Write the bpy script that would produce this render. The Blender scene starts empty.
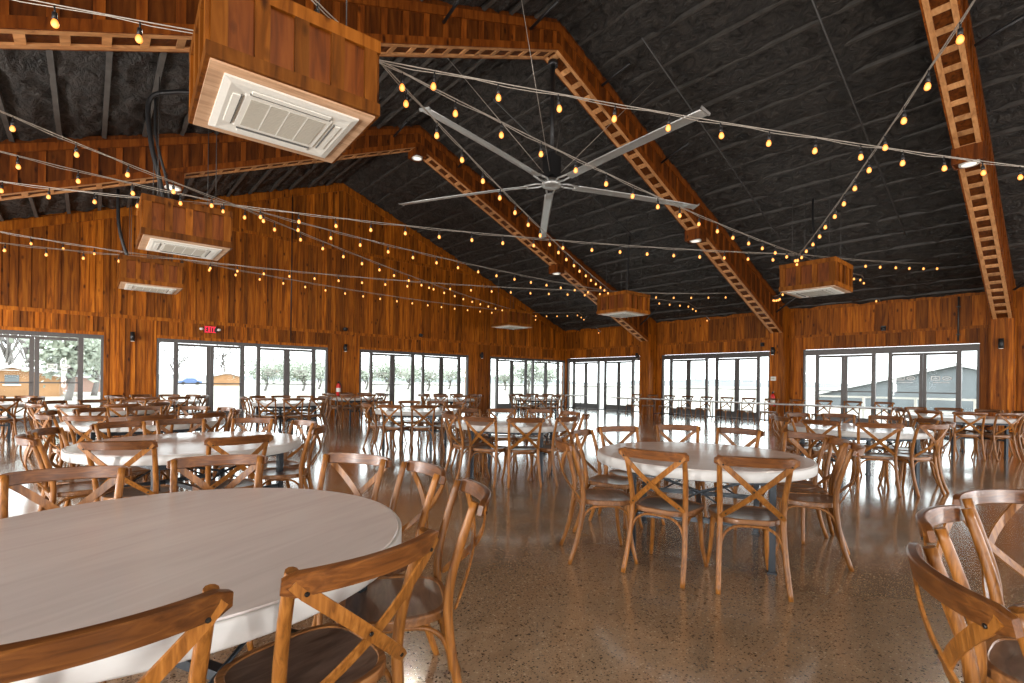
import bpy, math, random
from mathutils import Vector, Matrix, noise
random.seed(7)
PI = math.pi
SC = bpy.context.scene
COL = SC.collection

# ------------------------------------------------------------------ camera
FPX, YAW, ROLL, CY, EYE = 492.16, 0.7104, 0.0126, 381.9, 1.3
cam_d = bpy.data.cameras.new('camera'); cam = bpy.data.objects.new('camera', cam_d); COL.objects.link(cam)
fw = Vector((math.sin(YAW), math.cos(YAW), 0)); rt = Vector((math.cos(YAW), -math.sin(YAW), 0)); up = Vector((0, 0, 1))
r2 = rt * math.cos(ROLL) + up * math.sin(ROLL); u2 = up * math.cos(ROLL) - rt * math.sin(ROLL)
m = Matrix((r2, u2, -fw)).transposed().to_4x4(); m.translation = (0, 0, EYE)
cam.matrix_world = m
cam_d.sensor_width = 36; cam_d.sensor_fit = 'HORIZONTAL'; cam_d.lens = FPX / 1024 * 36
cam_d.shift_y = (CY - 341.5) / 1024; cam_d.clip_start = 0.02; cam_d.clip_end = 2000
SC.camera = cam

def proj(p):
    d = Vector(p) - Vector((0, 0, EYE)); D = d.dot(fw)
    if D < 0.05: return (None, None, D)
    return (512 + FPX * d.dot(r2) / D, CY - FPX * d.dot(u2) / D, D)
def ray(px, py): return r2 * ((px - 512) / FPX) - u2 * ((py - CY) / FPX) + fw
def on(px, py, ax, val):
    d = ray(px, py); o = Vector((0, 0, EYE)); return o + d * ((val - o[ax]) / d[ax])

# ------------------------------------------------------------------ mesh builder
class MB:
    def __init__(s): s.v = []; s.f = []; s.mi = []; s.ti = []; s.sm = []
    def face(s, idx, mi=0, t=.5, sm=False): s.f.append(tuple(idx)); s.mi.append(mi); s.ti.append(t); s.sm.append(sm)
    def poly(s, pts, mi=0, t=.5, sm=False):
        b = len(s.v); s.v += [tuple(p) for p in pts]; s.face(range(b, b + len(pts)), mi, t, sm)
    def box(s, a, b, mi=0, t=None, M=None):
        t = random.random() if t is None else t
        x0, y0, z0 = a; x1, y1, z1 = b
        P = [(x0,y0,z0),(x1,y0,z0),(x1,y1,z0),(x0,y1,z0),(x0,y0,z1),(x1,y0,z1),(x1,y1,z1),(x0,y1,z1)]
        s.hexa(P, mi, t, M)
    def hexa(s, P, mi=0, t=.5, M=None):
        if M is not None: P = [M @ Vector(p) for p in P]
        n = len(s.v); s.v += [tuple(p) for p in P]
        for q in ((0,3,2,1),(4,5,6,7),(0,1,5,4),(1,2,6,5),(2,3,7,6),(3,0,4,7)): s.face([n+i for i in q], mi, t)
    def prism(s, prof, axis, a, b, mi=0, t=None):
        """prof: 2D points in the two other axes, extruded along axis from a to b"""
        t = random.random() if t is None else t
        def P(p, w):
            if axis == 1: return (p[0], w, p[1])
            if axis == 0: return (w, p[0], p[1])
            return (p[0], p[1], w)
        n = len(s.v); k = len(prof)
        s.v += [P(p, a) for p in prof] + [P(p, b) for p in prof]
        s.face([n+i for i in range(k)], mi, t); s.face([n+k+i for i in range(k-1, -1, -1)], mi, t)
        for i in range(k):
            j = (i+1) % k; s.face((n+i, n+k+i, n+k+j, n+j), mi, t)
    def tube(s, path, rad, n=8, mi=0, t=.5, cap=True, flat=None):
        path = [Vector(p) for p in path]; L = len(path)
        if not hasattr(rad, '__len__'): rad = [rad] * L
        ref = None; base = len(s.v)
        for i, p in enumerate(path):
            d = (path[min(i+1, L-1)] - path[max(i-1, 0)]).normalized()
            if ref is None:
                ref = Vector((0,0,1)) if abs(d.z) < .9 else Vector((1,0,0))
                if flat is not None: ref = Vector(flat)
            a = d.cross(ref).normalized(); b = a.cross(d).normalized(); ref = b
            for k in range(n):
                an = 2*PI*k/n; s.v.append(tuple(p + a*(rad[i]*math.cos(an)) + b*(rad[i]*math.sin(an))))
        for i in range(L-1):
            for k in range(n):
                q = (k+1) % n; s.face((base+i*n+k, base+i*n+q, base+(i+1)*n+q, base+(i+1)*n+k), mi, t, True)
        if cap:
            s.face([base+k for k in range(n-1,-1,-1)], mi, t); s.face([base+(L-1)*n+k for k in range(n)], mi, t)
    def strip(s, path, w, th, side, mi=0, t=.5):
        """rectangular section along path; side = function i -> (width vector, thickness vector)"""
        base = len(s.v); L = len(path)
        for i, p in enumerate(path):
            p = Vector(p); a, b = side(i)
            for (u, v) in ((-.5,-.5),(.5,-.5),(.5,.5),(-.5,.5)):
                s.v.append(tuple(p + Vector(a)*(u*(w if not hasattr(w,'__len__') else w[i])) + Vector(b)*(v*th)))
        for i in range(L-1):
            for k in range(4):
                q = (k+1) % 4; s.face((base+i*4+k, base+i*4+q, base+(i+1)*4+q, base+(i+1)*4+k), mi, t)
        s.face([base+k for k in (3,2,1,0)], mi, t); s.face([base+(L-1)*4+k for k in range(4)], mi, t)
    def lathe(s, prof, n=24, c=(0,0,0), mi=0, t=.5, sm=True):
        base = len(s.v); L = len(prof)
        for (r, z) in prof:
            for k in range(n):
                an = 2*PI*k/n; s.v.append((c[0]+r*math.cos(an), c[1]+r*math.sin(an), c[2]+z))
        for i in range(L-1):
            for k in range(n):
                q = (k+1) % n; s.face((base+i*n+k, base+i*n+q, base+(i+1)*n+q, base+(i+1)*n+k), mi, t, sm)
        s.face([base+k for k in range(n-1,-1,-1)], mi, t); s.face([base+(L-1)*n+k for k in range(n)], mi, t)
    def add(s, o, M=None):
        b = len(s.v); s.v += [tuple(M @ Vector(p)) if M is not None else p for p in o.v]
        for f, mi, t, sm in zip(o.f, o.mi, o.ti, o.sm): s.face([b+i for i in f], mi, t, sm)
    sharp = None
    def mesh(s, name, mats):
        me = bpy.data.meshes.new(name); me.from_pydata(s.v, [], s.f)
        for mm in (mats if isinstance(mats, (list, tuple)) else [mats]): me.materials.append(mm)
        me.polygons.foreach_set('material_index', s.mi); me.polygons.foreach_set('use_smooth', s.sm)
        at = me.attributes.new('tint', 'FLOAT', 'FACE'); at.data.foreach_set('value', s.ti)
        me.update()
        if s.sharp: me.set_sharp_from_angle(angle=math.radians(s.sharp))
        return me
    def build(s, name, mats, parent=None, loc=None):
        o = bpy.data.objects.new(name, s.mesh(name, mats)); COL.objects.link(o)
        if parent is not None: o.parent = parent
        if loc is not None: o.location = loc
        return o
def empty(name, loc=(0,0,0), rz=0):
    o = bpy.data.objects.new(name, None); COL.objects.link(o); o.location = loc; o.rotation_euler = (0,0,rz)
    o.empty_display_size = .1; return o
def tag(o, label, cat, group=None, kind=None):
    o['label'] = label; o['category'] = cat
    if group: o['group'] = group
    if kind: o['kind'] = kind
    return o
def struct(o, label=None):
    o['kind'] = 'structure'
    if label: o['label'] = label
    return o
def smooth_path(pts, n):
    """Catmull-Rom through the points, n samples per span"""
    P = [Vector(p) for p in pts]; P = [P[0]*2-P[1]] + P + [P[-1]*2-P[-2]]; out = []
    for i in range(1, len(P)-2):
        for k in range(n):
            t = k/n; a,b,c,d = P[i-1],P[i],P[i+1],P[i+2]
            out.append(.5*((2*b)+(c-a)*t+(2*a-5*b+4*c-d)*t*t+(3*b-a-3*c+d)*t**3))
    out.append(P[-2]); return out

# ------------------------------------------------------------------ materials
def newmat(name):
    ma = bpy.data.materials.new(name); ma.use_nodes = True; nt = ma.node_tree
    return ma, nt, nt.nodes['Principled BSDF']
def N(nt, typ, **kw):
    n = nt.nodes.new(typ)
    for k, v in kw.items(): setattr(n, k, v)
    return n
def ramp(nt, stops):
    r = N(nt, 'ShaderNodeValToRGB'); el = r.color_ramp.elements
    while len(el) < len(stops): el.new(.5)
    for e, (p, c) in zip(el, stops): e.position = p; e.color = (*c, 1)
    return r
def plain(name, col, rough=.5, metal=0, emit=None, es=0, noise_amt=.12, nscale=30):
    ma, nt, b = newmat(name)
    tc = N(nt, 'ShaderNodeTexCoord'); no = N(nt, 'ShaderNodeTexNoise'); no.inputs['Scale'].default_value = nscale
    nt.links.new(tc.outputs['Object'], no.inputs['Vector'])
    r = ramp(nt, [(.3, tuple(c*(1-noise_amt) for c in col)), (.7, tuple(min(1, c*(1+noise_amt)) for c in col))])
    nt.links.new(no.outputs['Fac'], r.inputs['Fac']); nt.links.new(r.outputs['Color'], b.inputs['Base Color'])
    b.inputs['Roughness'].default_value = rough; b.inputs['Metallic'].default_value = metal
    if emit: b.inputs['Emission Color'].default_value = (*emit, 1); b.inputs['Emission Strength'].default_value = es
    return ma
def wood(name, dark, mid, light, scale, rough=.45, bump=.15, tint=.5, knots=False, spec=.4, rnd=False, coat=0):
    ma, nt, b = newmat(name); L = nt.links.new
    tc = N(nt, 'ShaderNodeTexCoord'); mp = N(nt, 'ShaderNodeMapping'); mp.inputs['Scale'].default_value = scale
    at = N(nt, 'ShaderNodeAttribute', attribute_name='tint')
    vm = N(nt, 'ShaderNodeVectorMath', operation='MULTIPLY_ADD'); vm.inputs[1].default_value = (37.1, 53.7, 71.3)
    L(at.outputs['Fac'], vm.inputs[0]); L(tc.outputs['Object'], mp.inputs['Vector']); L(mp.outputs['Vector'], vm.inputs[2])
    no = N(nt, 'ShaderNodeTexNoise'); no.inputs['Scale'].default_value = 1; no.inputs['Detail'].default_value = 5; no.inputs['Distortion'].default_value = .8
    L(vm.outputs['Vector'], no.inputs['Vector'])
    r = ramp(nt, [(.25, dark), (.5, mid), (.78, light)]); L(no.outputs['Fac'], r.inputs['Fac'])
    src = at.outputs['Fac']
    if rnd:
        oi = N(nt, 'ShaderNodeObjectInfo'); src = oi.outputs['Random']
    mr = N(nt, 'ShaderNodeMapRange'); mr.inputs['To Min'].default_value = 1-tint; mr.inputs['To Max'].default_value = 1+tint
    L(src, mr.inputs['Value'])
    mx = N(nt, 'ShaderNodeVectorMath', operation='SCALE'); L(r.outputs['Color'], mx.inputs[0]); L(mr.outputs['Result'], mx.inputs['Scale'])
    out = mx.outputs['Vector']
    if knots:
        vo = N(nt, 'ShaderNodeTexVoronoi'); vo.inputs['Scale'].default_value = 1
        m2 = N(nt, 'ShaderNodeMapping'); m2.inputs['Scale'].default_value = (4.5, 4.5, 2.0); L(tc.outputs['Object'], m2.inputs['Vector']); L(m2.outputs['Vector'], vo.inputs['Vector'])
        kr = ramp(nt, [(.06, (.25,.2,.18)), (.16, (1,1,1))]); L(vo.outputs['Distance'], kr.inputs['Fac'])
        mm = N(nt, 'ShaderNodeVectorMath', operation='MULTIPLY'); L(out, mm.inputs[0]); L(kr.outputs['Color'], mm.inputs[1]); out = mm.outputs['Vector']
    L(out, b.inputs['Base Color'])
    b.inputs['Roughness'].default_value = rough; b.inputs['Specular IOR Level'].default_value = spec
    if coat: b.inputs['Coat Weight'].default_value = coat; b.inputs['Coat Roughness'].default_value = .2
    bp = N(nt, 'ShaderNodeBump'); bp.inputs['Strength'].default_value = bump; bp.inputs['Distance'].default_value = .01
    L(no.outputs['Fac'], bp.inputs['Height']); L(bp.outputs['Normal'], b.inputs['Normal'])
    return ma
def glass_mat():
    ma, nt, b = newmat('window_glass'); nt.nodes.remove(b); L = nt.links.new
    out = nt.nodes['Material Output']; tr = N(nt, 'ShaderNodeBsdfTransparent'); tr.inputs['Color'].default_value = (.95,.98,.97,1)
    gl = N(nt, 'ShaderNodeBsdfGlossy'); gl.inputs['Roughness'].default_value = 0
    fr = N(nt, 'ShaderNodeFresnel'); fr.inputs['IOR'].default_value = 1.16
    mx = N(nt, 'ShaderNodeMixShader'); L(fr.outputs['Fac'], mx.inputs['Fac']); L(tr.outputs[0], mx.inputs[1]); L(gl.outputs[0], mx.inputs[2])
    L(mx.outputs[0], out.inputs['Surface']); return ma

M_WALL = wood('cedar_siding', (.075,.017,.001), (.275,.073,.0032), (.45,.147,.011), (16,16,1.1), .55, .2, .45, True, spec=.18)
M_BEAM = wood('cedar_beam_cladding', (.06,.013,.0015), (.155,.038,.0035), (.25,.072,.009), (14,14,1.6), .55, .2, .5, True, spec=.18)
M_SOFF = wood('pale_soffit_wood', (.32,.14,.05), (.54,.26,.10), (.68,.37,.16), (2,14,14), .55, .15, .3)
M_ACW = wood('ac_box_wood', (.065,.017,.0015), (.18,.054,.0045), (.28,.095,.012), (12,12,1.5), .6, .2, .4, True, spec=.12)
M_ACB = wood('ac_bottom_board', (.36,.2,.11), (.55,.34,.2), (.7,.46,.3), (2,16,10), .55, .15, .15)
M_CV = wood('chair_oak_upright', (.09,.029,.004), (.215,.078,.012), (.33,.135,.028), (75,75,6), .4, .1, .22, rnd=True, spec=.32, coat=.06)
M_CH = wood('chair_oak_rail', (.05,.015,.003), (.115,.038,.0075), (.19,.07,.015), (2.2,70,70), .36, .1, .22, rnd=True, spec=.4, coat=.12)
M_CS = wood('chair_seat_rim', (.07,.027,.008), (.17,.068,.02), (.27,.12,.04), (5,40,40), .38, .1, .2, rnd=True, spec=.4, coat=.1)
M_CP = wood('chair_seat_panel', (.06,.034,.022), (.13,.08,.057), (.19,.125,.092), (8,40,40), .3, .12, .15, rnd=True, spec=.6, coat=.4)
M_TOP = wood('whitewashed_table_top', (.53,.475,.455), (.575,.52,.50), (.615,.56,.54), (2.2,16,10), .17, .05, .06, spec=.6)
M_TEDGE = wood('whitewashed_table_edge', (.40,.39,.375), (.48,.47,.455), (.55,.54,.52), (3,3,8), .45, .04, .05)
M_STEEL = plain('dark_table_steel', (.025,.03,.036), .4, .6)
M_BLACK = plain('black_paint', (.012,.012,.013), .45)
M_ROD = plain('dark_grey_rod', (.06,.058,.055), .5, .3)
M_BRONZE = plain('bronze_frame', (.085,.077,.074), .42, .3)
M_GLASS = glass_mat()
M_WHITE = plain('white_plastic', (.74,.74,.69), .4, noise_amt=.03)
M_GRILLE = plain('grey_grille', (.46,.44,.38), .6, noise_amt=.03)
M_SLOT = plain('dark_slot', (.08,.08,.075), .6)
M_FAN = plain('satin_aluminium', (.52,.53,.52), .38, .75, noise_amt=.05)
M_WIRE = plain('galvanised_wire', (.42,.38,.33), .45, .5)
M_BOLT = plain('black_bolt', (.03,.028,.026), .35, .8)
M_RED = plain('red_enamel', (.6,.02,.02), .35)
M_LENS = plain('lamp_lens', (.9,.88,.82), .3, emit=(1,.93,.8), es=.9)
M_DECAL = plain('white_vinyl', (.85,.87,.87), .5)
def bulb_mat():
    ma, nt, b = newmat('warm_filament_bulb'); L = nt.links.new
    lw = N(nt, 'ShaderNodeLayerWeight'); lw.inputs['Blend'].default_value = .35
    r = ramp(nt, [(0, (1,.56,.17)), (.3, (1,.34,.045)), (.8, (.8,.14,.006))]); L(lw.outputs['Facing'], r.inputs['Fac'])
    b.inputs['Base Color'].default_value = (.5,.25,.08,1); L(r.outputs['Color'], b.inputs['Emission Color']); b.inputs['Emission Strength'].default_value = 1.45
    return ma
M_BULB = bulb_mat()
M_EXIT = plain('exit_red_lit', (.5,.01,.02), .4, emit=(1,.01,.05), es=1.6)

def floor_mat():
    ma, nt, b = newmat('polished_aggregate_concrete'); L = nt.links.new
    tc = N(nt, 'ShaderNodeTexCoord'); g = tc.outputs['Object']
    n1 = N(nt, 'ShaderNodeTexNoise'); n1.inputs['Scale'].default_value = .55; n1.inputs['Detail'].default_value = 4; L(g, n1.inputs['Vector'])
    base = ramp(nt, [(.3, (.22,.137,.078)), (.7, (.34,.23,.142))]); L(n1.outputs['Fac'], base.inputs['Fac'])
    def specks(scale, lo, hi, stops):
        v = N(nt, 'ShaderNodeTexVoronoi'); v.inputs['Scale'].default_value = scale; v.inputs['Randomness'].default_value = 1; L(g, v.inputs['Vector'])
        sep = N(nt, 'ShaderNodeSeparateColor'); L(v.outputs['Color'], sep.inputs['Color'])
        sel = N(nt, 'ShaderNodeMapRange'); sel.inputs['From Min'].default_value = lo; sel.inputs['From Max'].default_value = lo+.02; L(sep.outputs['Red'], sel.inputs['Value'])
        dd = N(nt, 'ShaderNodeMapRange'); dd.inputs['From Min'].default_value = hi; dd.inputs['From Max'].default_value = hi*.7; L(v.outputs['Distance'], dd.inputs['Value'])
        mu = N(nt, 'ShaderNodeMath', operation='MULTIPLY'); L(sel.outputs[0], mu.inputs[0]); L(dd.outputs[0], mu.inputs[1])
        cr = ramp(nt, stops); L(sep.outputs['Green'], cr.inputs['Fac']); return mu.outputs[0], cr.outputs['Color']
    cur = base.outputs['Color']
    for (sc, lo, hi, st) in ((70, .45, .42, [(0,(.03,.018,.01)),(.45,(.09,.05,.025)),(.6,(.34,.24,.15)),(1,(.46,.36,.25))]),
                             (130, .5, .45, [(0,(.05,.03,.018)),(.5,(.13,.08,.045)),(1,(.4,.3,.2))]),
                             (34, .78, .33, [(0,(.04,.022,.012)),(.5,(.11,.06,.03)),(1,(.36,.25,.16))])):
        f, c = specks(sc, lo, hi, st); mx = N(nt, 'ShaderNodeMix', data_type='RGBA')
        L(f, mx.inputs['Factor']); L(cur, mx.inputs['A']); L(c, mx.inputs['B']); cur = mx.outputs['Result']
    # saw-cut joints
    sx = N(nt, 'ShaderNodeSeparateXYZ'); L(g, sx.inputs[0])
    fac = None
    for o_, per, off in (('X', 4.6, 1.2), ('Y', 4.6, 3.6)):
        a = N(nt, 'ShaderNodeMath', operation='ADD'); a.inputs[1].default_value = off; L(sx.outputs[o_], a.inputs[0])
        p = N(nt, 'ShaderNodeMath', operation='PINGPONG'); p.inputs[1].default_value = per/2; L(a.outputs[0], p.inputs[0])
        c = N(nt, 'ShaderNodeMath', operation='LESS_THAN'); c.inputs[1].default_value = .0025; L(p.outputs[0], c.inputs[0])
        if fac is None: fac = c.outputs[0]
        else:
            q = N(nt, 'ShaderNodeMath', operation='MAXIMUM'); L(fac, q.inputs[0]); L(c.outputs[0], q.inputs[1]); fac = q.outputs[0]
    mx = N(nt, 'ShaderNodeMix', data_type='RGBA'); L(fac, mx.inputs['Factor']); L(cur, mx.inputs['A']); mx.inputs['B'].default_value = (.24,.18,.13,1)
    L(mx.outputs['Result'], b.inputs['Base Color'])
    n2 = N(nt, 'ShaderNodeTexNoise'); n2.inputs['Scale'].default_value = 3; n2.inputs['Detail'].default_value = 5; L(g, n2.inputs['Vector'])
    rr = N(nt, 'ShaderNodeMapRange'); rr.inputs['To Min'].default_value = .15; rr.inputs['To Max'].default_value = .25; L(n2.outputs['Fac'], rr.inputs['Value'])
    L(rr.outputs[0], b.inputs['Roughness']); b.inputs['Specular IOR Level'].default_value = 1.0; b.inputs['Coat Weight'].default_value = .9; b.inputs['Coat Roughness'].default_value = .1
    bp = N(nt, 'ShaderNodeBump'); bp.inputs['Strength'].default_value = .0; bp.inputs['Distance'].default_value = .002
    return ma
M_FLOOR = floor_mat()
def foam_mat():
    ma, nt, b = newmat('black_spray_foam'); L = nt.links.new
    tc = N(nt, 'ShaderNodeTexCoord'); mp = N(nt, 'ShaderNodeMapping'); mp.inputs['Scale'].default_value = (1.6, 1, 1); L(tc.outputs['Object'], mp.inputs['Vector'])
    n1 = N(nt, 'ShaderNodeTexNoise'); n1.inputs['Scale'].default_value = 4.5; n1.inputs['Detail'].default_value = 8; n1.inputs['Roughness'].default_value = .65; n1.inputs['Distortion'].default_value = 1.2; L(mp.outputs[0], n1.inputs['Vector'])
    r = ramp(nt, [(.36, (.005,.0043,.0036)), (.66, (.062,.054,.046))]); L(n1.outputs['Fac'], r.inputs['Fac']); L(r.outputs['Color'], b.inputs['Base Color'])
    b.inputs['Roughness'].default_value = .55; b.inputs['Specular IOR Level'].default_value = .45
    bp = N(nt, 'ShaderNodeBump'); bp.inputs['Strength'].default_value = 1.0; bp.inputs['Distance'].default_value = .22; L(n1.outputs['Fac'], bp.inputs['Height']); L(bp.outputs['Normal'], b.inputs['Normal'])
    return ma
M_FOAM = foam_mat()

# ------------------------------------------------------------------ room dimensions
RX, GY, LX, BY = 18.9, 17.74, -4.9, -6.0           # right wall, gable wall, left wall, back wall
RIDGE, ZR, SL = 7.0, 8.45, .38
def zceil(x): return ZR - SL*abs(x-RIDGE)
def zsoff(x): return 7.89 - .422*abs(x-RIDGE)
TRIMZ, HEADZ = 3.02, 2.47
# floor
f = MB(); f.box((LX-.3, BY-.3, -.12), (RX+.4, GY+.3, 0), t=.5)
struct(f.build('floor', M_FLOOR), 'polished brown aggregate concrete floor')
# ceiling: two foam covered slopes with ribs along the ridge direction
def slope(sgn):
    b = MB(); nx, ny = 190, 230; x1 = RX+.15 if sgn > 0 else LX-.15
    for i in range(nx+1):
        for j in range(ny+1):
            x = RIDGE + (x1-RIDGE)*i/nx; y = BY-.3 + (GY+.5-BY)*j/ny
            s = abs(x-RIDGE)
            rib = (s % .62)/.62; bulge = .05*math.sin(PI*rib)
            q = (1-abs(noise.noise(Vector((x*2.4+.8*noise.noise(Vector((x,y*.7,2))), y*.8, 3.3*sgn)))))**4*.085 + noise.fractal(Vector((x*5, y*2.2, 9)), .8, 2.1, 3)*.05
            zz = zceil(x) + (.0 if i else -.03) - bulge - q + .13
            b.v.append((x, y, zz))
    W = ny+1
    for i in range(nx):
        for j in range(ny):
            q = (i*W+j, i*W+j+1, (i+1)*W+j+1, (i+1)*W+j)
            b.face(q if sgn > 0 else q[::-1], 0, .5, True)
    # flat straps between the foam bays
    k = 1
    while k*.62 < abs(x1-RIDGE)-.1:
        x = RIDGE + sgn*k*.62
        b.box((x-.035, BY, zceil(x)+(.055 if sgn > 0 else .01)), (x+.035, GY, zceil(x)+.12), 1)
        k += 1
    o = b.build('ceiling', [M_FOAM, M_FOAM2]); return struct(o, 'ceiling slope of black spray foam between ribs')
M_FOAM2 = plain('painted_purlin', (.06,.055,.05), .6, noise_amt=.3, nscale=6)
slope(1); slope(-1)
rf = MB()
for sgn, x1 in ((1, RX+.5), (-1, LX-.5)):
    rf.prism([(RIDGE, ZR+.12), (x1, zceil(x1)+.12), (x1, zceil(x1)+.3), (RIDGE, ZR+.3)], 1, BY-.6, GY+.6)
struct(rf.build('roof', M_ROD), 'outer roof deck over the hall')

# ------------------------------------------------------------------ windows: two pairs of glazed doors with three side lights
PAT = [('s',.34),('m',.13),('d',.735),('t',.20),('d',.735),('m',.14),('s',.335),('m',.13),('d',.735),('t',.19),('d',.74),('m',.145),('s',.345)]
def emblem():
    b = MB()
    def bar(x0,z0,x1,z1): b.box((x0,-.002,z0),(x1,.002,z1), t=.5)
    bar(-.2,.0,-.02,.018); bar(-.2,.085,-.02,.103); bar(-.2,0,-.182,.103); bar(-.038,0,-.02,.103); bar(-.15,.043,-.07,.061)
    prev = None
    for k in range(17):
        a = 2*PI*k/16; p = (.11+.095*math.cos(a), .052+.05*math.sin(a)); q = (.11+.07*math.cos(a), .052+.033*math.sin(a))
        if prev: b.poly([(prev[0][0],0,prev[0][1]),(p[0],0,p[1]),(q[0],0,q[1]),(prev[1][0],0,prev[1][1])])
        prev = (p, q)
    bar(.07,.045,.15,.06); bar(-.16,-.06,.16,-.045)
    return b
EMB = emblem().mesh('emblem', M_DECAL)
def window(idx, W, M, head_h, logo=True):
    """local x runs along the wall 0..W, local -y is indoors; M places it in the hall"""
    k = W/sum(w for _, w in PAT)
    fr = MB(); H = 2.40
    fr.box((-.06,-.06,0),(0,.06,H+head_h)); fr.box((W,-.06,0),(W+.06,.06,H+head_h)); fr.box((0,-.06,2.345),(W,.06,H+head_h)); fr.box((0,-.06,0),(W,.06,.03))
    x = 0; spans = []
    for kind, w in PAT:
        w *= k
        if kind == 'm': fr.box((x+w*.12,-.06,.03),(x+w*.62 if False else x+w*.88,.06,2.345))
        spans.append((kind, x, x+w)); x += w
    root = fr.build('window_%d' % idx, M_BRONZE); root.matrix_world = M; struct(root, 'bronze framed wall of glazed double doors')
    for i, (kind, a, b) in enumerate(spans):
        if kind == 's':
            g = MB(); g.box((a,-.006,.03),(b,.006,2.345)); g.build('sidelight_glass', M_GLASS, root)
        if kind == 'd':
            lf = MB(); e = .045*k
            pl = spans[i-1][2] if spans[i-1][0] == 'm' else (spans[i-1][1]+spans[i-1][2])/2
            pr = spans[i+1][1] if spans[i+1][0] == 'm' else (spans[i+1][1]+spans[i+1][2])/2
            if spans[i-1][0] == 'm': pl -= .012
            if spans[i+1][0] == 'm': pr += .012
            pl += .004; pr -= .004
            lf.box((pl,-.03,.035),(a,.03,2.33)); lf.box((b,-.03,.035),(pr,.03,2.33)); lf.box((a,-.03,2.255),(b,.03,2.33)); lf.box((a,-.03,.035),(b,.03,.27))
            d = lf.build('door_leaf', M_BRONZE, root)
            g = MB(); g.box((a,-.005,.27),(b,.005,2.255)); g.build('glass_pane', M_GLASS, d)
            pb = MB(); pb.box((a-.02,-.09,1.11),(b+.02,-.06,1.145)); pb.box((a-.015,-.06,1.11),(a+.005,-.03,1.145)); pb.box((b-.005,-.06,1.11),(b+.015,-.03,1.145)); pb.build('push_bar', M_BRONZE, d)
            if logo:
                em = bpy.data.objects.new('emblem', EMB); COL.objects.link(em); em.parent = d; em.location = ((a+b)/2, -.012, 1.5); em.scale = (1.15,1,1.2)
    return root
LW, LP, LO = 4.871, 6.1908, .17
left_edges = [18.989-LO-k*LP-LW for k in range(4)]       # start x of each gable wall window
RW, RP, RO = 4.374, 5.5914, .2094
right_starts = [GY-RO-k*RP for k in range(4)]            # far end y of each right wall window
for k in range(4):
    window(4-k, LW, Matrix.Translation((left_edges[k], GY+.02, 0)), .05)
for k in range(4):
    window(5+k, RW, Matrix.Translation((18.99, right_starts[k], 0)) @ Matrix.Rotation(-PI/2, 4, 'Z'), .14)

# ------------------------------------------------------------------ walls
def boards_h(b, x0, x1, zlo, zhi, face, put, period=.30, bw=.13, th=.022, seed=0):
    """vertical board and batten between x0..x1; zlo/zhi are functions; put(x0,x1,z-polys,...) adds a raised board"""
    rnd = random.Random(seed); x = x0
    while x < x1-.02:
        w = period*rnd.uniform(.78,1.2); xe = min(x+w, x1)
        put(b, x+.007, xe-.007, zlo, zhi, 0.0, .02, rnd.random())
        bx = x + rnd.uniform(-.01,.01); be = min(bx+bw*rnd.uniform(.75,1.15), x1)
        if bw > .06 and bx > x0-.02: put(b, max(bx,x0), be, zlo, zhi, .018, th+.018, rnd.random())
        x = xe
def put_gable(b, xa, xb, zlo, zhi, d0, d1, t):
    y0, y1 = GY-d0, GY-d1
    P = [(xa,y1,zlo(xa)),(xb,y1,zlo(xb)),(xb,y0,zlo(xb)),(xa,y0,zlo(xa)),(xa,y1,zhi(xa)),(xb,y1,zhi(xb)),(xb,y0,zhi(xb)),(xa,y0,zhi(xa))]
    b.hexa(P, 0, t)
def put_right(b, ya, yb, zlo, zhi, d0, d1, t):
    x0, x1 = RX-d0, RX-d1
    P = [(x1,ya,zlo(ya)),(x0,ya,zlo(ya)),(x0,yb,zlo(yb)),(x1,yb,zlo(yb)),(x1,ya,zhi(ya)),(x0,ya,zhi(ya)),(x0,yb,zhi(yb)),(x1,yb,zhi(yb))]
    b.hexa(P, 0, t)
C = lambda v: (lambda x: v)
g = MB()
# backing panels round the openings
xs = sorted([(e-.06, e+LW+.06) for e in left_edges])
prev = LX
for (a, e) in xs:
    if a > prev: g.box((prev, GY, 0), (a, GY+.2, 2.45), t=.5); boards_h(g, prev, a, C(0), C(TRIMZ-.06), None, put_gable, .3, .13, seed=int(a*100))
    g_prev = prev; prev = e
    boards_h(g, a, e, C(HEADZ+.07), C(TRIMZ-.06), None, put_gable, .26, .1, seed=int(a*77)+3)
    g.box((a, GY-.035, HEADZ-.02), (e, GY+.1, HEADZ+.07), t=.75)
if prev < RX: g.box((prev, GY, 0), (RX, GY+.2, 2.45), t=.5); boards_h(g, prev, RX-.01, C(0), C(TRIMZ-.06), None, put_gable, .3, .13, seed=5)
g.box((LX, GY, 2.45), (RX, GY+.2, TRIMZ), t=.5)
g.prism([(LX,TRIMZ),(RX,TRIMZ),(RX,zceil(RX)+.1),(RIDGE,ZR+.1),(LX,zceil(LX)+.1)], 1, GY, GY+.2, t=.4)
g.box((LX, GY-.045, TRIMZ-.06), (RX-.02, GY, TRIMZ+.04), t=.6)
zc = lambda x: zceil(x)-.02
# upper field in two lifts, the joint at 6.05 m in the middle
lo1 = C(TRIMZ+.04)
boards_h(g, LX, RX-.02, lo1, lambda x: min(6.02, zc(x)), None, put_gable, .31, .14, seed=11)
xa, xb = RIDGE-(ZR-6.12)/SL, RIDGE+(ZR-6.12)/SL
boards_h(g, xa, xb, C(6.1), zc, None, put_gable, .31, .14, seed=12)
g.box((xa, GY-.05, 6.0), (xb, GY, 6.1), t=.5)
for sgn, x1 in ((1, RX), (-1, LX)):
    g.prism([(RIDGE, ZR-.24),(x1, zceil(x1)-.24),(x1, zceil(x1)-.0),(RIDGE, ZR-.0)], 1, GY-.07, GY, t=.5)
struct(g.build('wall_gable', M_WALL), 'gable end wall of orange cedar board and batten')

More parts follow.
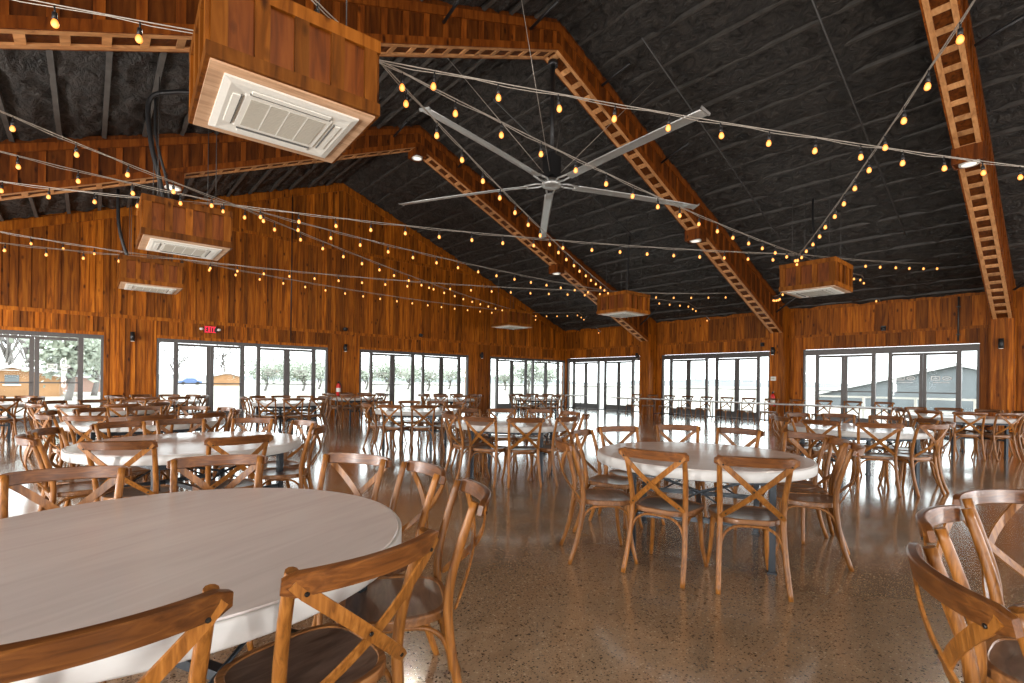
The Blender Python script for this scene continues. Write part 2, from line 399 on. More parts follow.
r = MB()
ys = sorted([(s-RW-.06, s+.06) for s in right_starts]); prev = BY
for (a, e) in ys:
    e = min(e, GY)
    if a > prev: r.box((RX, prev, 0), (RX+.25, a, 2.56), t=.5); boards_h(r, prev, a, C(0), C(TRIMZ-.05), None, put_right, .3, .13, seed=int(a*50)+500)
    prev = e
    boards_h(r, a, e, C(2.56), C(TRIMZ-.05), None, put_right, .3, .05, seed=int(a*31)+900)
if prev < GY-.05: r.box((RX, prev, 0), (RX+.25, GY, 2.56), t=.5); boards_h(r, prev, GY-.04, C(0), C(TRIMZ-.05), None, put_right, .3, .13, seed=50)
r.box((RX, BY, 2.56), (RX+.25, GY, zceil(RX)+.1), t=.5)
r.box((RX-.04, BY, TRIMZ-.05), (RX, GY-.04, TRIMZ+.03), t=.45)
boards_h(r, BY, GY-.04, C(TRIMZ+.03), C(zceil(RX)-.03), None, put_right, .33, .05, seed=77)
struct(r.build('wall_right', M_WALL), 'long side wall of cedar boards over glazed doors')

o = MB()   # walls behind and left of the camera, each with openings
for a, b_ in ((BY, -5.2), (-.4, .4), (5.4, 6.4), (11.2, 12.2), (17, GY+.2)): o.box((LX-.2, a, 0), (LX, b_, 2.5))
o.box((LX-.2, BY, 2.5), (LX, GY+.2, zceil(LX)+.1)); struct(o.build('wall_left', M_WALL))
o = MB()
for a, b_ in ((LX, -3.8), (1.4, 2.4), (7, 7.8), (12.6, 13.6), (18.3, RX)): o.box((a, BY-.2, 0), (b_, BY, 2.5))
o.prism([(LX,2.5),(RX,2.5),(RX,zceil(RX)+.1),(RIDGE,ZR+.1),(LX,zceil(LX)+.1)], 1, BY-.2, BY); struct(o.build('wall_back', M_WALL))

# ------------------------------------------------------------------ roof frames (columns and sloping beams, clad in cedar)
FRAMES = [('far', 12.47), ('middle', 7.05), ('near', 1.42)]
BW = .42; XC = 18.28
def frame(name, yc):
    y0, y1 = yc-BW/2, yc+BW/2
    root = empty('roof_beam', (0,0,0)); struct(root, 'cedar clad roof frame, %s of three' % name)
    for sgn in (1, -1):
        xe = RIDGE + sgn*(XC-RIDGE); X = lambda s: RIDGE+sgn*s
        core = MB(); S = abs(xe-RIDGE)
        zs = lambda s: zsoff(X(s))+.03; zt = lambda s: zceil(X(s))-.08
        core.prism([(X(0),zs(0)),(X(S),zs(S)),(X(S),zt(S)+.14),(X(0),zt(0)+.14)], 1, y0+.025, y1-.025, t=.1)
        for yy0, yy1 in ((y0, y0+.028), (y1-.028, y1)):
            core.prism([(X(0),zs(0)-.025),(X(S),zs(S)-.025),(X(S),zs(S)+.10),(X(0),zs(0)+.10)], 1, yy0, yy1, t=.7)
            core.prism([(X(0),zt(0)-.10),(X(S),zt(S)-.10),(X(S),zt(S)+.05),(X(0),zt(0)+.05)], 1, yy0, yy1, t=.6)
            s = .06
            while s < S-.1:
                core.prism([(X(s),zs(s)+.09),(X(s+.1),zs(s+.1)+.09),(X(s+.1),zt(s+.1)-.11),(X(s),zt(s)-.11)], 1, yy0+.003, yy1, t=random.uniform(.55,1)); s += .36
        core.build('beam_cladding', M_BEAM, root)
        so = MB()
        zl = lambda s: zsoff(X(s))
        for a, b_ in ((y0+.029, y0+.1), (y1-.1, y1-.029)):
            so.prism([(X(0),zl(0)),(X(S),zl(S)),(X(S),zl(S)+.06),(X(0),zl(0)+.06)], 1, a, b_, t=.5)
        s = .04
        while s < S-.1:
            so.prism([(X(s),zl(s)+.004),(X(s+.085),zl(s+.085)+.004),(X(s+.085),zl(s+.085)+.06),(X(s),zl(s)+.06)], 1, y0+.09, y1-.09, t=random.random()); s += .34
        so.prism([(X(0),zl(0)+.034),(X(S),zl(S)+.034),(X(S),zl(S)+.07),(X(0),zl(0)+.07)], 1, y0+.09, y1-.09, t=.25)
        so.build('soffit_ladder', M_SOFF, root)
        wx = RX if sgn > 0 else LX
        cl = MB(); a, b_ = sorted((xe, wx-sgn*.05))
        top = zceil(xe)
        cl.box((a, y0, 0), (b_, y1, top), t=.4)
        for q in (y0+.0, yc-.06, y1-.1):
            cl.box((a-.02 if sgn > 0 else b_, q, 0), (a if sgn > 0 else b_+.02, q+.1, zsoff(xe)), t=random.random())
        for q0 in (a+.02, b_-.14):
            for yy in (y0-.02, y1): cl.box((q0, yy, 0), (q0+.12, yy+.02, zsoff(xe)+.3), t=random.random())
        cl.build('column_cladding', M_WALL, root)
    return root
for nme, yc in FRAMES: frame(nme, yc)
struct(frame('behind', -4.2))['label'] = 'cedar clad roof frame behind the camera'

# black fly braces between beams and ceiling
def brace(p, q, label):
    b = MB(); b.tube([p, q], .028, 6); o = b.build('fly_brace', M_BLACK); return tag(o, label, 'brace', 'fly braces on the roof beams')
BR = {0: 'far', 1: 'middle', 2: 'near'}
for i, (nme, yc) in enumerate(FRAMES):
    y0 = yc-BW/2
    for x, wd in ((4.3,'left of the peak'), (6.2,'just left of the peak'), (8.3,'just right of the peak'), (10.6,'halfway down the right slope'), (17.6,'at the foot of the right slope')):
        if proj((x, y0, zsoff(x)+.3))[0] is None: continue
        px, py, _ = proj((x, y0-.5, zceil(x)-.1))
        if px is None or not(-20 < px < 1044 and py > -30): continue
        brace((x, y0-.03, zsoff(x)+.35), (x, y0-.75, zceil(x)-.13), 'black angled brace %s on the %s roof beam' % (wd, nme))
# thin rods fixed under the right ceiling slope
for y, xa, xb, lb in ((2.95, 8.2, 15.5, 'thin grey rod running down the ceiling, nearest of the three'), (5.6, 8.0, 14.8, 'thin grey rod running down the ceiling beside the middle beam'), (9.43, 7.4, 13.5, 'thin grey rod running down the ceiling behind the fan')):
    b = MB(); b.tube([(xa, y, zceil(xa)-.12), (xb, y, zceil(xb)-.12)], .018, 6)
    for q in range(4):
        x = xa+.3+(xb-xa-.6)*q/3; b.tube([(x, y, zceil(x)-.12), (x, y, zceil(x)+.0)], .01, 5)
    tag(b.build('ceiling_rod', M_ROD), lb, 'rod', 'rods under the ceiling')

# ------------------------------------------------------------------ ceiling cassettes in cedar boxes
def ac_unit(cx, cy, label, sx=1.18, sy=1.1, zb=3.5, h=.62, rz=0):
    root = empty('air_conditioner', (cx, cy, zb), rz); tag(root, label, 'air conditioner', 'cedar boxed ceiling cassettes')
    b = MB(); X, Y = sx/2, sy/2
    b.box((-X,-Y,.02),(X,-Y+.03,h), 1, t=.45); b.box((-X,Y-.03,.02),(X,Y,h), 1, t=.45); b.box((-X,-Y+.03,.02),(-X+.03,Y-.03,h), 1, t=.45); b.box((X-.03,-Y+.03,.02),(X,Y-.03,h), 1, t=.45)
    e = .03
    for s in (-1, 1):
        for z0, z1 in ((0,.1),(h-.1,h)):
            b.box((-X-e, s*Y-(e if s < 0 else 0), z0),(X+e, s*Y+(e if s > 0 else 0), z1), t=random.random()); b.box((s*X-(e if s < 0 else 0), -Y, z0),(s*X+(e if s > 0 else 0), Y, z1), t=random.random())
        for k in range(5):
            q = -X + (sx-.1)*k/4
            b.box((q, s*Y-(e if s < 0 else 0), .1),(q+.1, s*Y+(e if s > 0 else 0), h-.1), t=random.random())
        for k in range(4):
            q = -Y + (sy-.1)*k/3
            b.box((s*X-(e if s < 0 else 0), q, .1),(s*X+(e if s > 0 else 0), q+.1, h-.1), t=random.random())
    b.box((-X+.03,-Y+.03,h-.04),(X-.03,Y-.03,h-.02), t=.3)
    b.build('wood_case', [M_ACW, M_BEAM], root)
    bb = MB(); w = .11
    bb.box((-X,-Y,-.015),(X,-Y+w,.02)); bb.box((-X,Y-w,-.015),(X,Y,.02)); bb.box((-X,-Y+w,-.015),(-X+w,Y-w,.02)); bb.box((X-w,-Y+w,-.015),(X,Y-w,.02))
    bb.build('bottom_board', M_ACB, root)
    p = MB(); A, B = X-.1, Y-.1
    def ring(a0,b0,z0,a1,b1,z1):
        o_ = [(-a0,-b0,z0),(a0,-b0,z0),(a0,b0,z0),(-a0,b0,z0)]; i_ = [(-a1,-b1,z1),(a1,-b1,z1),(a1,b1,z1),(-a1,b1,z1)]
        for k in range(4): j = (k+1)%4; p.poly([o_[k], i_[k], i_[j], o_[j]], 0)
    ring(A,B,-.012,A,B,-.03); ring(A,B,-.03,A-.05,B-.05,-.04); ring(A-.05,B-.05,-.04,A-.16,B-.16,-.03); ring(A-.16,B-.16,-.03,A-.17,B-.17,-.038); ring(A-.17,B-.17,-.038,A-.22,B-.22,-.038)
    p.poly([(-A,-B,-.012),(A,-B,-.012),(A,B,-.012),(-A,B,-.012)])
    pn = p.build('cassette_panel', M_WHITE, root)
    gr = MB(); a, c = A-.21, B-.21
    gr.box((-a,-c,-.041),(a,c,-.03), 0)
    for k in range(1,4): q = -a+2*a*k/4; gr.box((q-.006,-c,-.0425),(q+.004,c,-.041), 1)
    for k in range(1,18): q = -c+2*c*k/18; gr.box((-a,q-.002,-.042),(a,q+.002,-.041), 0)
    gr.build('intake_grille', [M_GRILLE, M_WHITE], pn)
    for s in (-1, 1):
        lv = MB(); lv.box((-A+.2, s*(B-.11)-.026, -.043),(A-.2, s*(B-.11)+.026, -.03), 0); lv.box((-A+.19, s*(B-.14)-.004, -.0445),(A-.19, s*(B-.14)+.004, -.02), 1); lv.build('air_louver', [M_WHITE, M_SLOT], pn)
        lv = MB(); lv.box((s*(A-.11)-.026, -B+.2, -.043),(s*(A-.11)+.026, B-.2, -.03), 0); lv.box((s*(A-.14)-.004, -B+.19, -.0445),(s*(A-.14)+.004, B-.19, -.02), 1); lv.build('air_louver', [M_WHITE, M_SLOT], pn)
    for ax in (-.4, .4):
        for ay in (-.38, .38):
            h_ = MB(); zz = zceil(cx+ax)-zb; h_.tube([(ax,ay,h-.04),(ax,ay,zz-.02)], .006, 5); h_.build('hanger_rod', M_ROD, root)
    return root
AC = {}
AC[1] = ac_unit(1.225, 4.45, 'large cedar boxed ceiling cassette at top left, nearest the camera', rz=-.045)
AC[2] = ac_unit(1.205, 10.0, 'cedar boxed ceiling cassette second nearest on the left side')
AC[3] = ac_unit(1.13, 15.05, 'cedar boxed ceiling cassette farthest along the left side', sy=1.1)
AC[4] = ac_unit(12.85, 15.0, 'small far cedar boxed cassette in front of the gable wall')
AC[5] = ac_unit(12.9, 9.6, 'cedar boxed ceiling cassette hanging before the far beam, right side')
AC[6] = ac_unit(12.9, 4.12, 'cedar boxed ceiling cassette hanging right of the middle beam')
def hose(u, pts, r=.035):
    b = MB(); b.tube(smooth_path(pts, 6), r, 8); root = AC[u]; o_ = b.build('insulated_hose', M_BLACK, root); o_.location = -root.location; return o_
hose(1, [(.95,4.6,4.1),(.9,4.75,4.5),(.6,4.95,5.0),(.55,5.0,5.7)])
hose(2, [(.95,9.9,4.0),(.85,9.85,4.5),(.72,9.8,5.1),(.7,9.8,5.75),(1.0,9.6,5.9),(1.4,9.4,5.95)])
hose(2, [(1.05,10.1,4.05),(.95,10.0,4.6),(.8,9.9,5.2),(.78,9.9,5.9)], .02)
hose(3, [(.75,14.9,4.0),(.6,14.85,4.4),(.5,14.8,4.9),(.48,14.8,5.7)])
hose(5, [(12.9,9.5,4.0),(12.95,9.5,4.5),(13.0,9.5,5.4),(13.05,9.5,6.0)], .028)
hose(6, [(13.0,4.2,4.0),(13.1,4.2,4.6),(13.2,4.3,5.3),(13.5,4.4,5.9)], .024)

# ------------------------------------------------------------------ small cased lamps under the beams
def lamp_box(p, label, pw=0):
    root = empty('downlight', p); tag(root, label, 'light', 'cased downlights under the beams')
    b = MB(); w = .17
    b.box((-w,-w-.06,.0),(w,-w-.03,.3), t=.3); b.box((-w,w+.03,.0),(w,w+.06,.3), t=.4); b.box((-w,-w-.03,0),(-w+.03,w+.03,.3), t=.5); b.box((w-.03,-w-.03,0),(w,w+.03,.3), t=.6); b.box((-w+.03,-w-.03,.04),(w-.03,w+.03,.07), t=.5)
    b.build('lamp_case', M_BEAM, root)
    t_ = MB(); t_.lathe([(.15,.04),(.15,-.012),(.12,-.016),(.11,.01)], 20); t_.build('trim_ring', M_WHITE, root)
    l = MB(); l.lathe([(.11,.0),(.108,-.008),(.06,-.02),(.005,-.024)], 20); l.build('lens', M_LENS, root)
    return root
LB = []
for k, (x, i, lb) in enumerate(((1.3,0,'cased downlight under the far beam, left slope above the second cassette'), (7.05,0,'cased downlight under the peak of the far beam'), (12.78,0,'cased downlight under the far beam, right slope'), (12.7,1,'cased downlight under the middle beam, right of the fan'), (12.3,2,'cased downlight under the near beam at top right'))):
    yc = FRAMES[i][1]; p = (x, yc, zsoff(x)-.22); lamp_box(p, lb); LB.append(p)

# ------------------------------------------------------------------ big ceiling fan
fan = empty('ceiling_fan', (7.05, 7.05, 5.24)); tag(fan, 'large five-blade silver ceiling fan on a black rod', 'fan')
b = MB(); b.tube([(0,0,.62),(0,0,2.52)], .045, 12); b.lathe([(.1,2.44),(.1,2.54)], 16); b.build('down_rod', M_BLACK, fan)
b = MB(); b.lathe([(.05,.72),(.09,.7),(.1,.62)], 16); b.box((-.13,-.13,.2),(.13,.13,.62), t=.5); b.lathe([(.12,.2),(.12,.12)], 16); b.build('motor', M_BLACK, fan)
b = MB(); b.lathe([(.05,.14),(.17,.13),(.2,.07),(.2,.03),(.16,0),(.02,-.01)], 28); b.build('hub', M_FAN, fan)
for k in range(5):
    a = math.radians(120.5+72*k); R_ = Matrix.Rotation(a, 4, 'Z')
    bl = MB(); prof = [(-.1,0),(-.05,.018),(.02,.026),(.09,.016),(.13,0),(.09,-.006),(0,-.01),(-.06,-.008)]
    tilt = math.radians(-9); base = []
    for s in range(9):
        x = .5 + 2.95*s/8; w = .85
        base.append([R_ @ Vector((x, w*(p[0]*math.cos(tilt)-p[1]*math.sin(tilt)), .06+w*(p[0]*math.sin(tilt)+p[1]*math.cos(tilt))-.05*(s/8)**2)) for p in prof])
    n0 = len(bl.v)
    for ring_ in base: bl.v += [tuple(q) for q in ring_]
    for s in range(8):
        for q in range(8): j = (q+1)%8; bl.face((n0+s*8+q, n0+s*8+j, n0+(s+1)*8+j, n0+(s+1)*8+q), 0, .5, True)
    bl.face([n0+q for q in range(7,-1,-1)]); bl.face([n0+64+q for q in range(8)])
    bo = bl.build('blade', M_FAN, fan)
    w_ = MB(); tip = R_ @ Vector((3.46,0,.02)); 
    w_.hexa([R_ @ Vector(v) for v in ((3.44,-.09,.015),(3.465,-.1,.015),(3.465,.115,-.02),(3.44,.11,-.02),(3.44,-.09,.04),(3.475,-.1,.055),(3.475,.115,.012),(3.44,.11,.0))]); w_.build('winglet', M_FAN, bo)
    ar = MB()
    for s in (-1, 1): ar.tube([R_ @ Vector((.15,s*.03,.07)), R_ @ Vector((.3,s*.085,.07)), R_ @ Vector((.55,s*.06,.065))], .02, 6)
    ar.build('blade_bracket', M_FAN, fan)
for k, (dx, dy) in enumerate(((-1.9,-1.1),(1.9,-1.1),(-1.7,1.3),(1.7,1.4))):
    b = MB(); b.tube([(dx*.06,dy*.06,.25),(dx,dy,zceil(7.05+dx)-5.24-.05)], .006, 5); b.build('guy_wire', M_WIRE, fan)

# ------------------------------------------------------------------ string lights
def bulb_mesh():
    b = MB(); b.tube([(0,0,0),(0,0,-.06)], .008, 6, 0); b.lathe([(.017,-.055),(.019,-.075),(.018,-.11)][::-1], 10, (0,0,0), 0)
    b.lathe([(.012,-.108),(.017,-.115),(.024,-.13),(.027,-.146),(.024,-.162),(.014,-.173),(.003,-.177)][::-1], 12, (0,0,0), 1); return b.mesh('bulb', [M_BLACK, M_BULB])
BULB = bulb_mesh()
H = {1: on(379,60,2,4.25), 2: on(236,205,2,4.25), 3: on(182,259,2,4.25), 4: on(524,312,2,4.25), 5: on(612,291,2,4.25), 6: on(799,254,2,4.25), 7: Vector((12.9,-1.6,4.25)), 0: None}
H[0] = H[6]+(on(968,0,2,4.28)-H[6])*1.25
def ext(h_from, h, L, z=None):
    d = (H[h]-h_from); d.z = 0; d.normalize(); p = H[h]+d*L; p.z = z if z else p.z; return p
def extpix(h_from, h, px, py, k=1.25):
    d = H[h]-h_from; d.z = 0; d.normalize(); r = ray(px, py); o = Vector((0,0,EYE))
    den = r.x*d.y-r.y*d.x; t = ((H[h].x-o.x)*d.y-(H[h].y-o.y)*d.x)/den; p = o+r*t
    return H[h]+(p-H[h])*k
def W(px, py, x=18.8): return on(px, py, 0, x)
STR = [
 ('string of bulbs from the big top left cassette running far right', [extpix(H[7],1,60,0,1.6), H[1], H[7]]),
 ('string of bulbs from the top left cassette past the fan to the right cassette', [ext(H[6],1,5.5,4.3), H[1], H[6], on(862,275,0,17.0), W(868,284), W(880,301)]),
 ('string of bulbs from the top left cassette steeply down past the left fan blades', [extpix(H[5],1,316,0,1.3), H[1], H[5], ext(H[1],5,2.5)]),
 ('string of bulbs crossing the top right beam down to the right cassette', [H[0], H[6], ext(H[0],6,3.2,3.9), on(770,295,0,18.3)]),
 ('nearly level string of bulbs crossing the hall below the fan', [extpix(H[6],2,0,179), H[2], H[6], on(999,262,1,1.66)]),
 ('string of bulbs from the second left cassette to the far beam cassette', [extpix(H[5],2,0,149), H[2], H[5], on(688,302,0,16.8), W(700,309), W(710,320)]),
 ('string of bulbs sloping from the left down to the far small cassette', [extpix(H[4],2,0,108), H[2], H[4], ext(H[2],4,1.6)]),
 ('upper string of bulbs along the gable wall from the farthest left cassette', [extpix(H[5],3,0,230), H[3], H[5], on(748,292,1,7.35)]),
 ('lower string of bulbs along the gable wall to the far small cassette', [extpix(H[4],3,0,241), H[3], H[4], on(579,312,0,17.0), W(588,319), W(601,332)]),
]
for lb, pts in STR:
    pts = [Vector(p) for p in pts]; s = empty('string_light', pts[0]); tag(s, lb, 'string light', 'cafe strings under the ceiling')
    path = []
    for a, c in zip(pts[:-1], pts[1:]):
        n = max(2, int((c-a).length/.3)); sag = .012*(c-a).length
        for k in range(n): t = k/n; p = a.lerp(c, t); p.z -= 4*sag*t*(1-t); path.append(p)
    path.append(pts[-1])
    tw = MB(); tw.tube([p-pts[0] for p in path], .006, 5)
    tw.tube([p-pts[0]+Vector((.0,.0,-.02-.012*math.sin(i*1.9))) for i, p in enumerate(path)], .0045, 5); tw.build('cable', M_WIRE, s)
    acc = .25
    for a, c in zip(path[:-1], path[1:]):
        L = (c-a).length; 
        while acc < L:
            p = a.lerp(c, acc/L); o_ = bpy.data.objects.new('bulb', BULB); COL.objects.link(o_); o_.parent = s; o_.location = p-pts[0]-Vector((0,0,.01)); o_.rotation_euler = (random.uniform(-.08,.08), random.uniform(-.08,.08), 0)
            acc += .61
        acc -= L

# ------------------------------------------------------------------ wall fittings
def sconce(p, n, label):
    root = empty('wall_sconce', p); tag(root, label, 'sconce', 'black cylinder wall sconces'); n = Vector(n)
    b = MB(); b.lathe([(.05,-.13),(.055,-.13),(.055,.13),(.05,.13)], 16, tuple(n*.11)); b.build('cylinder', M_BLACK, root)
    q = MB(); c = n*.03; s = Vector((abs(n.y),abs(n.x),0)); q.hexa([tuple(c+s*a*.05+n*d*.03+Vector((0,0,z))) for z in (-.06,.06) for a, d in ((-1,-1),(1,-1),(1,1),(-1,1))]); q.build('back_plate', M_BLACK, root)
    l = MB(); l.lathe([(.045,-.134),(.045,-.131)], 14, tuple(n*.11)); l.build('lens', M_LENS, root)
    return root
sconce((.93,GY-.05,2.45), (0,-1,0), 'black wall sconce between the two leftmost window groups')
sconce((7.1,GY-.05,2.47), (0,-1,0), 'black wall sconce above the small extinguisher on the gable wall')
sconce((13.34,GY-.05,2.47), (0,-1,0), 'black wall sconce near the right end of the gable wall')
sconce((18.24,12.75,2.5), (-1,0,0), 'black wall sconce on the column below the far beam')
sconce((18.24,7.12,2.5), (-1,0,0), 'black wall sconce on the column below the middle beam')
sconce((18.24,1.43,2.47), (-1,0,0), 'black wall sconce on the column at far right')
def spk(p, label):
    root = empty('wall_camera', p); tag(root, label, 'camera', 'small black wall cameras')
    b = MB(); b.lathe([(.03,-.08),(.07,-.06),(.085,-.01),(.085,.03)], 14, (0,-.09,0)); b.build('dome', M_BLACK, root); q = MB(); q.box((-.03,-.09,.02),(.03,0,.06)); q.build('bracket', M_BLACK, root)
spk((7.09,GY-.045,3.16), 'small black dome camera above the middle gable sconce')
spk((10.22,GY-.045,3.16), 'small black dome camera over the third window group')
# exit sign
ex = empty('exit_sign', (2.84, GY-.05, 2.80)); tag(ex, 'lit red exit sign with two white emergency lamps', 'sign')
b = MB(); b.box((-.17,-.06,-.1),(.17,0,.1), t=.5); b.build('sign_case', M_BLACK, ex)
lt = MB()
def seg(x0,z0,x1,z1): lt.box((x0,-.066,z0),(x1,-.06,z1), t=.5)
x = -.145
seg(x,-.07,x+.016,.07); [seg(x,z,x+.055,z+.016) for z in (-.07,-.008,.054)]
x = -.07
for s in (1,-1):
    lt.hexa([(x,-.066,-.07*s),(x+.018,-.066,-.07*s),(x+.018,-.06,-.07*s),(x,-.06,-.07*s),(x+.044,-.066,.07*s),(x+.062,-.066,.07*s),(x+.062,-.06,.07*s),(x+.044,-.06,.07*s)])
seg(.015,-.07,.033,.07); seg(.053,.054,.13,.07); seg(.083,-.07,.1,.056)
lt.build('letters', M_EXIT, ex)
fr_ = MB(); fr_.box((-.158,-.064,-.092),(.145,-.0605,-.08)); fr_.box((-.158,-.064,.08),(.145,-.0605,.092)); fr_.build('lit_border', M_EXIT, ex)
for s in (-1,1):
    l = MB(); l.lathe([(.02,-.03),(.05,-.02),(.055,.0),(.05,.03),(.02,.045)], 14, (s*.235,-.05,0)); l.tube([(s*.17,-.03,0),(s*.22,-.04,0)], .015, 6); l.build('emergency_lamp', M_WHITE, ex)
def extinguisher(p, label):
    root = empty('fire_extinguisher', p); tag(root, label, 'fire extinguisher', 'red fire extinguishers')
    b = MB(); b.lathe([(.06,0),(.075,.02),(.075,.34),(.06,.4),(.028,.43),(.028,.45)], 18); b.build('cylinder', M_RED, root)
    b = MB(); b.lathe([(.03,.45),(.03,.5)], 12); b.box((-.02,-.09,.5),(.02,.04,.52)); b.build('valve', M_BOLT, root)
    b = MB(); b.tube(smooth_path([(0,.03,.48),(.1,.04,.42),(.1,.02,.2),(.09,0,.08)], 5), .012, 6); b.build('hose', M_BLACK, root)
    b = MB(); b.lathe([(.076,.14),(.0765,.15),(.0765,.27),(.076,.28)], 18); b.build('paper_label', M_WHITE, root)
extinguisher((6.86,GY-.13,.72), 'small red fire extinguisher on the gable wall')
extinguisher((18.15,7.1,.55), 'red fire extinguisher on the column under the middle beam')
b = MB(); b.box((18.2,7.04,1.46),(18.26,7.2,1.6), t=.5); b.box((18.19,7.07,1.5),(18.2,7.17,1.57), 1, .5); tag(b.build('wall_panel', [M_WHITE, M_GRILLE]), 'small white control panel on the middle column', 'panel')
b = MB(); b.tube([(18.84,2.36,2.62),(18.84,2.36,3.9)], .022, 8)
for z in (2.8,3.6): b.box((18.82,2.32,z),(18.88,2.4,z+.03))
tag(b.build('wall_conduit', M_ROD), 'dark vertical conduit high on the right wall', 'pipe')
b = MB(); b.tube([(5.22,GY-.06,2.6),(5.22,GY-.06,7.6)], .016, 6)
tag(b.build('wall_conduit', M_BLACK), 'black conduit running up the gable wall', 'pipe')
b = MB(); b.lathe([(.05,-.03),(.06,0),(.06,.05)], 12, (18.8,4.11,3.1)); b.box((18.82,4.05,3.05),(18.88,4.17,3.2)); tag(b.build('wall_alarm', M_BLACK), 'small black alarm above the right hand window group', 'alarm')
b = MB(); b.lathe([(.05,-.03),(.06,0),(.06,.05)], 12, (18.8,7.75,2.78)); b.box((18.82,7.7,2.73),(18.88,7.82,2.87)); tag(b.build('wall_alarm', M_BLACK), 'small black alarm beside the middle column', 'alarm')

# ------------------------------------------------------------------ chairs
ZT = .735
def seat_outline(k=1.0, n=32):
    pts = []
    for i in range(n):
        a = 2*PI*i/n; c, s = math.cos(a), math.sin(a); e = .62
        x = abs(c)**e*math.copysign(1,c); y = abs(s)**e*math.copysign(1,s)
        w = .212 + .018*y
        pts.append((x*w*k, y*.205*k+.0))
    return pts
def seat_mb():
    b = MB(); o = seat_outline(); n = len(o)
    lay = [(.94,.415),(1,.422),(1,.447),(.985,.453),(.905,.453),(.89,.449)]; base = 0
    for k, z in lay:
        b.v += [(x*k, y*k, z) for x, y in o]
    for l in range(len(lay)-1):
        for i in range(n): j = (i+1)%n; b.face((l*n+i, l*n+j, (l+1)*n+j, (l+1)*n+i), 0, .5, l in (0,2))
    b.face(list(range(n-1,-1,-1)))
    return b
def panel_mb():
    b = MB(); o = seat_outline(.89); n = len(o)
    b.v += [(x,y,.449) for x,y in o] + [(x*.9,y*.9,.4475) for x,y in o] + [(x*.5,y*.5,.444) for x,y in o]
    for l in range(2):
        for i in range(n): j = (i+1)%n; b.face((l*n+i, l*n+j, (l+1)*n+j, (l+1)*n+i), 0, .5, True)
    b.face([2*n+i for i in range(n)], 0, .5, True); return b
def fleg(s):
    b = MB(); p = smooth_path([(s*.172,.150,.43),(s*.176,.157,.3),(s*.184,.172,.15),(s*.205,.205,0)], 4)
    b.tube(p, [.0175-.004*i/(len(p)-1) for i in range(len(p))], 10); return b
def rleg(s):
    b = MB(); p = smooth_path([(s*.205,-.285,0),(s*.196,-.232,.16),(s*.188,-.199,.32),(s*.184,-.186,.46),(s*.188,-.196,.58),(s*.197,-.233,.72),(s*.205,-.277,.857)], 4)
    L = len(p); b.tube(p, [.0135+.0045*math.sin(PI*min(1, .15+.7*i/(L-1))) for i in range(L)], 10); return b
def hoop(kind, s):
    b = MB()
    if kind == 'side': A, Bm = Vector((s*.186,-.2,.24)), Vector((s*.18,.166,.24))
    elif kind == 'front': A, Bm = Vector((-.178,.165,.24)), Vector((.178,.165,.24))
    else: A, Bm = Vector((-.187,-.208,.24)), Vector((.187,-.208,.24))
    pts = []
    for t, z in ((0,0),(.03,.07),(.1,.125),(.22,.158),(.36,.168),(.64,.168),(.78,.158),(.9,.125),(.97,.07),(1,0)):
        q = A.lerp(Bm, t); q.z += z
        if kind == 'back': q.y += .02*min(1, z/.15)
        pts.append(q)
    b.tube(smooth_path(pts, 2), .0095, 7); return b
def rail_mb():
    b = MB(); b.sharp = 30; path = []; K = 16
    for i in range(K+1):
        u = -1+2*i/K; path.append((u*.238, -.290-.062*(1-u*u), .833+.003*(1-u*u)))
    def side(i):
        u = -1+2*i/K; return (Vector((0,-.22,1)).normalized(), Vector((u*.5,-1,-.22)).normalized())
    ws = [.04+.02*min(1,(1-abs(-1+2*i/K))*6+.25) if i not in (0,K) else .036 for i in range(K+1)]
    base = len(b.v)
    # rounded section
    for i, p in enumerate(path):
        a, c = side(i); a, c = Vector(a), Vector(c); w = ws[i]; th = .026 if i not in (0,K) else .018
        for (u, v) in ((-.5,-.34),(-.45,-.5),(.45,-.5),(.5,-.34),(.5,.34),(.45,.5),(-.45,.5),(-.5,.34)): b.v.append(tuple(Vector(p)+a*(u*w)+c*(v*th)))
    for i in range(K):
        for k in range(8): q = (k+1)%8; b.face((base+i*8+k, base+i*8+q, base+(i+1)*8+q, base+(i+1)*8+k), 0, .5, True)
    b.face([base+k for k in range(7,-1,-1)]); b.face([base+K*8+k for k in range(8)])
    return b
def strap_mb(s):
    b = MB(); path = []; K = 14; off = .0 if s > 0 else -.007
    for i in range(K+1):
        t = i/K; x = s*(.222-.41*t); z = .838-.372*t
        y = -.312*(1-t)-.212*t - .052*math.sin(PI*t) + off*math.sin(PI*t)
        path.append(Vector((x,y,z)))
    dirs = [(path[min(i+1,K)]-path[max(i-1,0)]).normalized() for i in range(K+1)]
    def side(i):
        nrm = Vector((0,-1,-.3)).normalized(); w = dirs[i].cross(nrm).normalized(); return (w, w.cross(dirs[i]).normalized())
    b.strip(path, [.024]+[.034]*(K-1)+[.024], .007, side); return b, path
def bolt_mb(path, i):
    b = MB(); q = Vector((0,-1,-.15)).normalized(); p = path[min(max(i,1),13)]
    b.tube([p+q*.003, p+q*.0075], .006, 8); return b
CH = []   # (name, mesh, parent index, material)
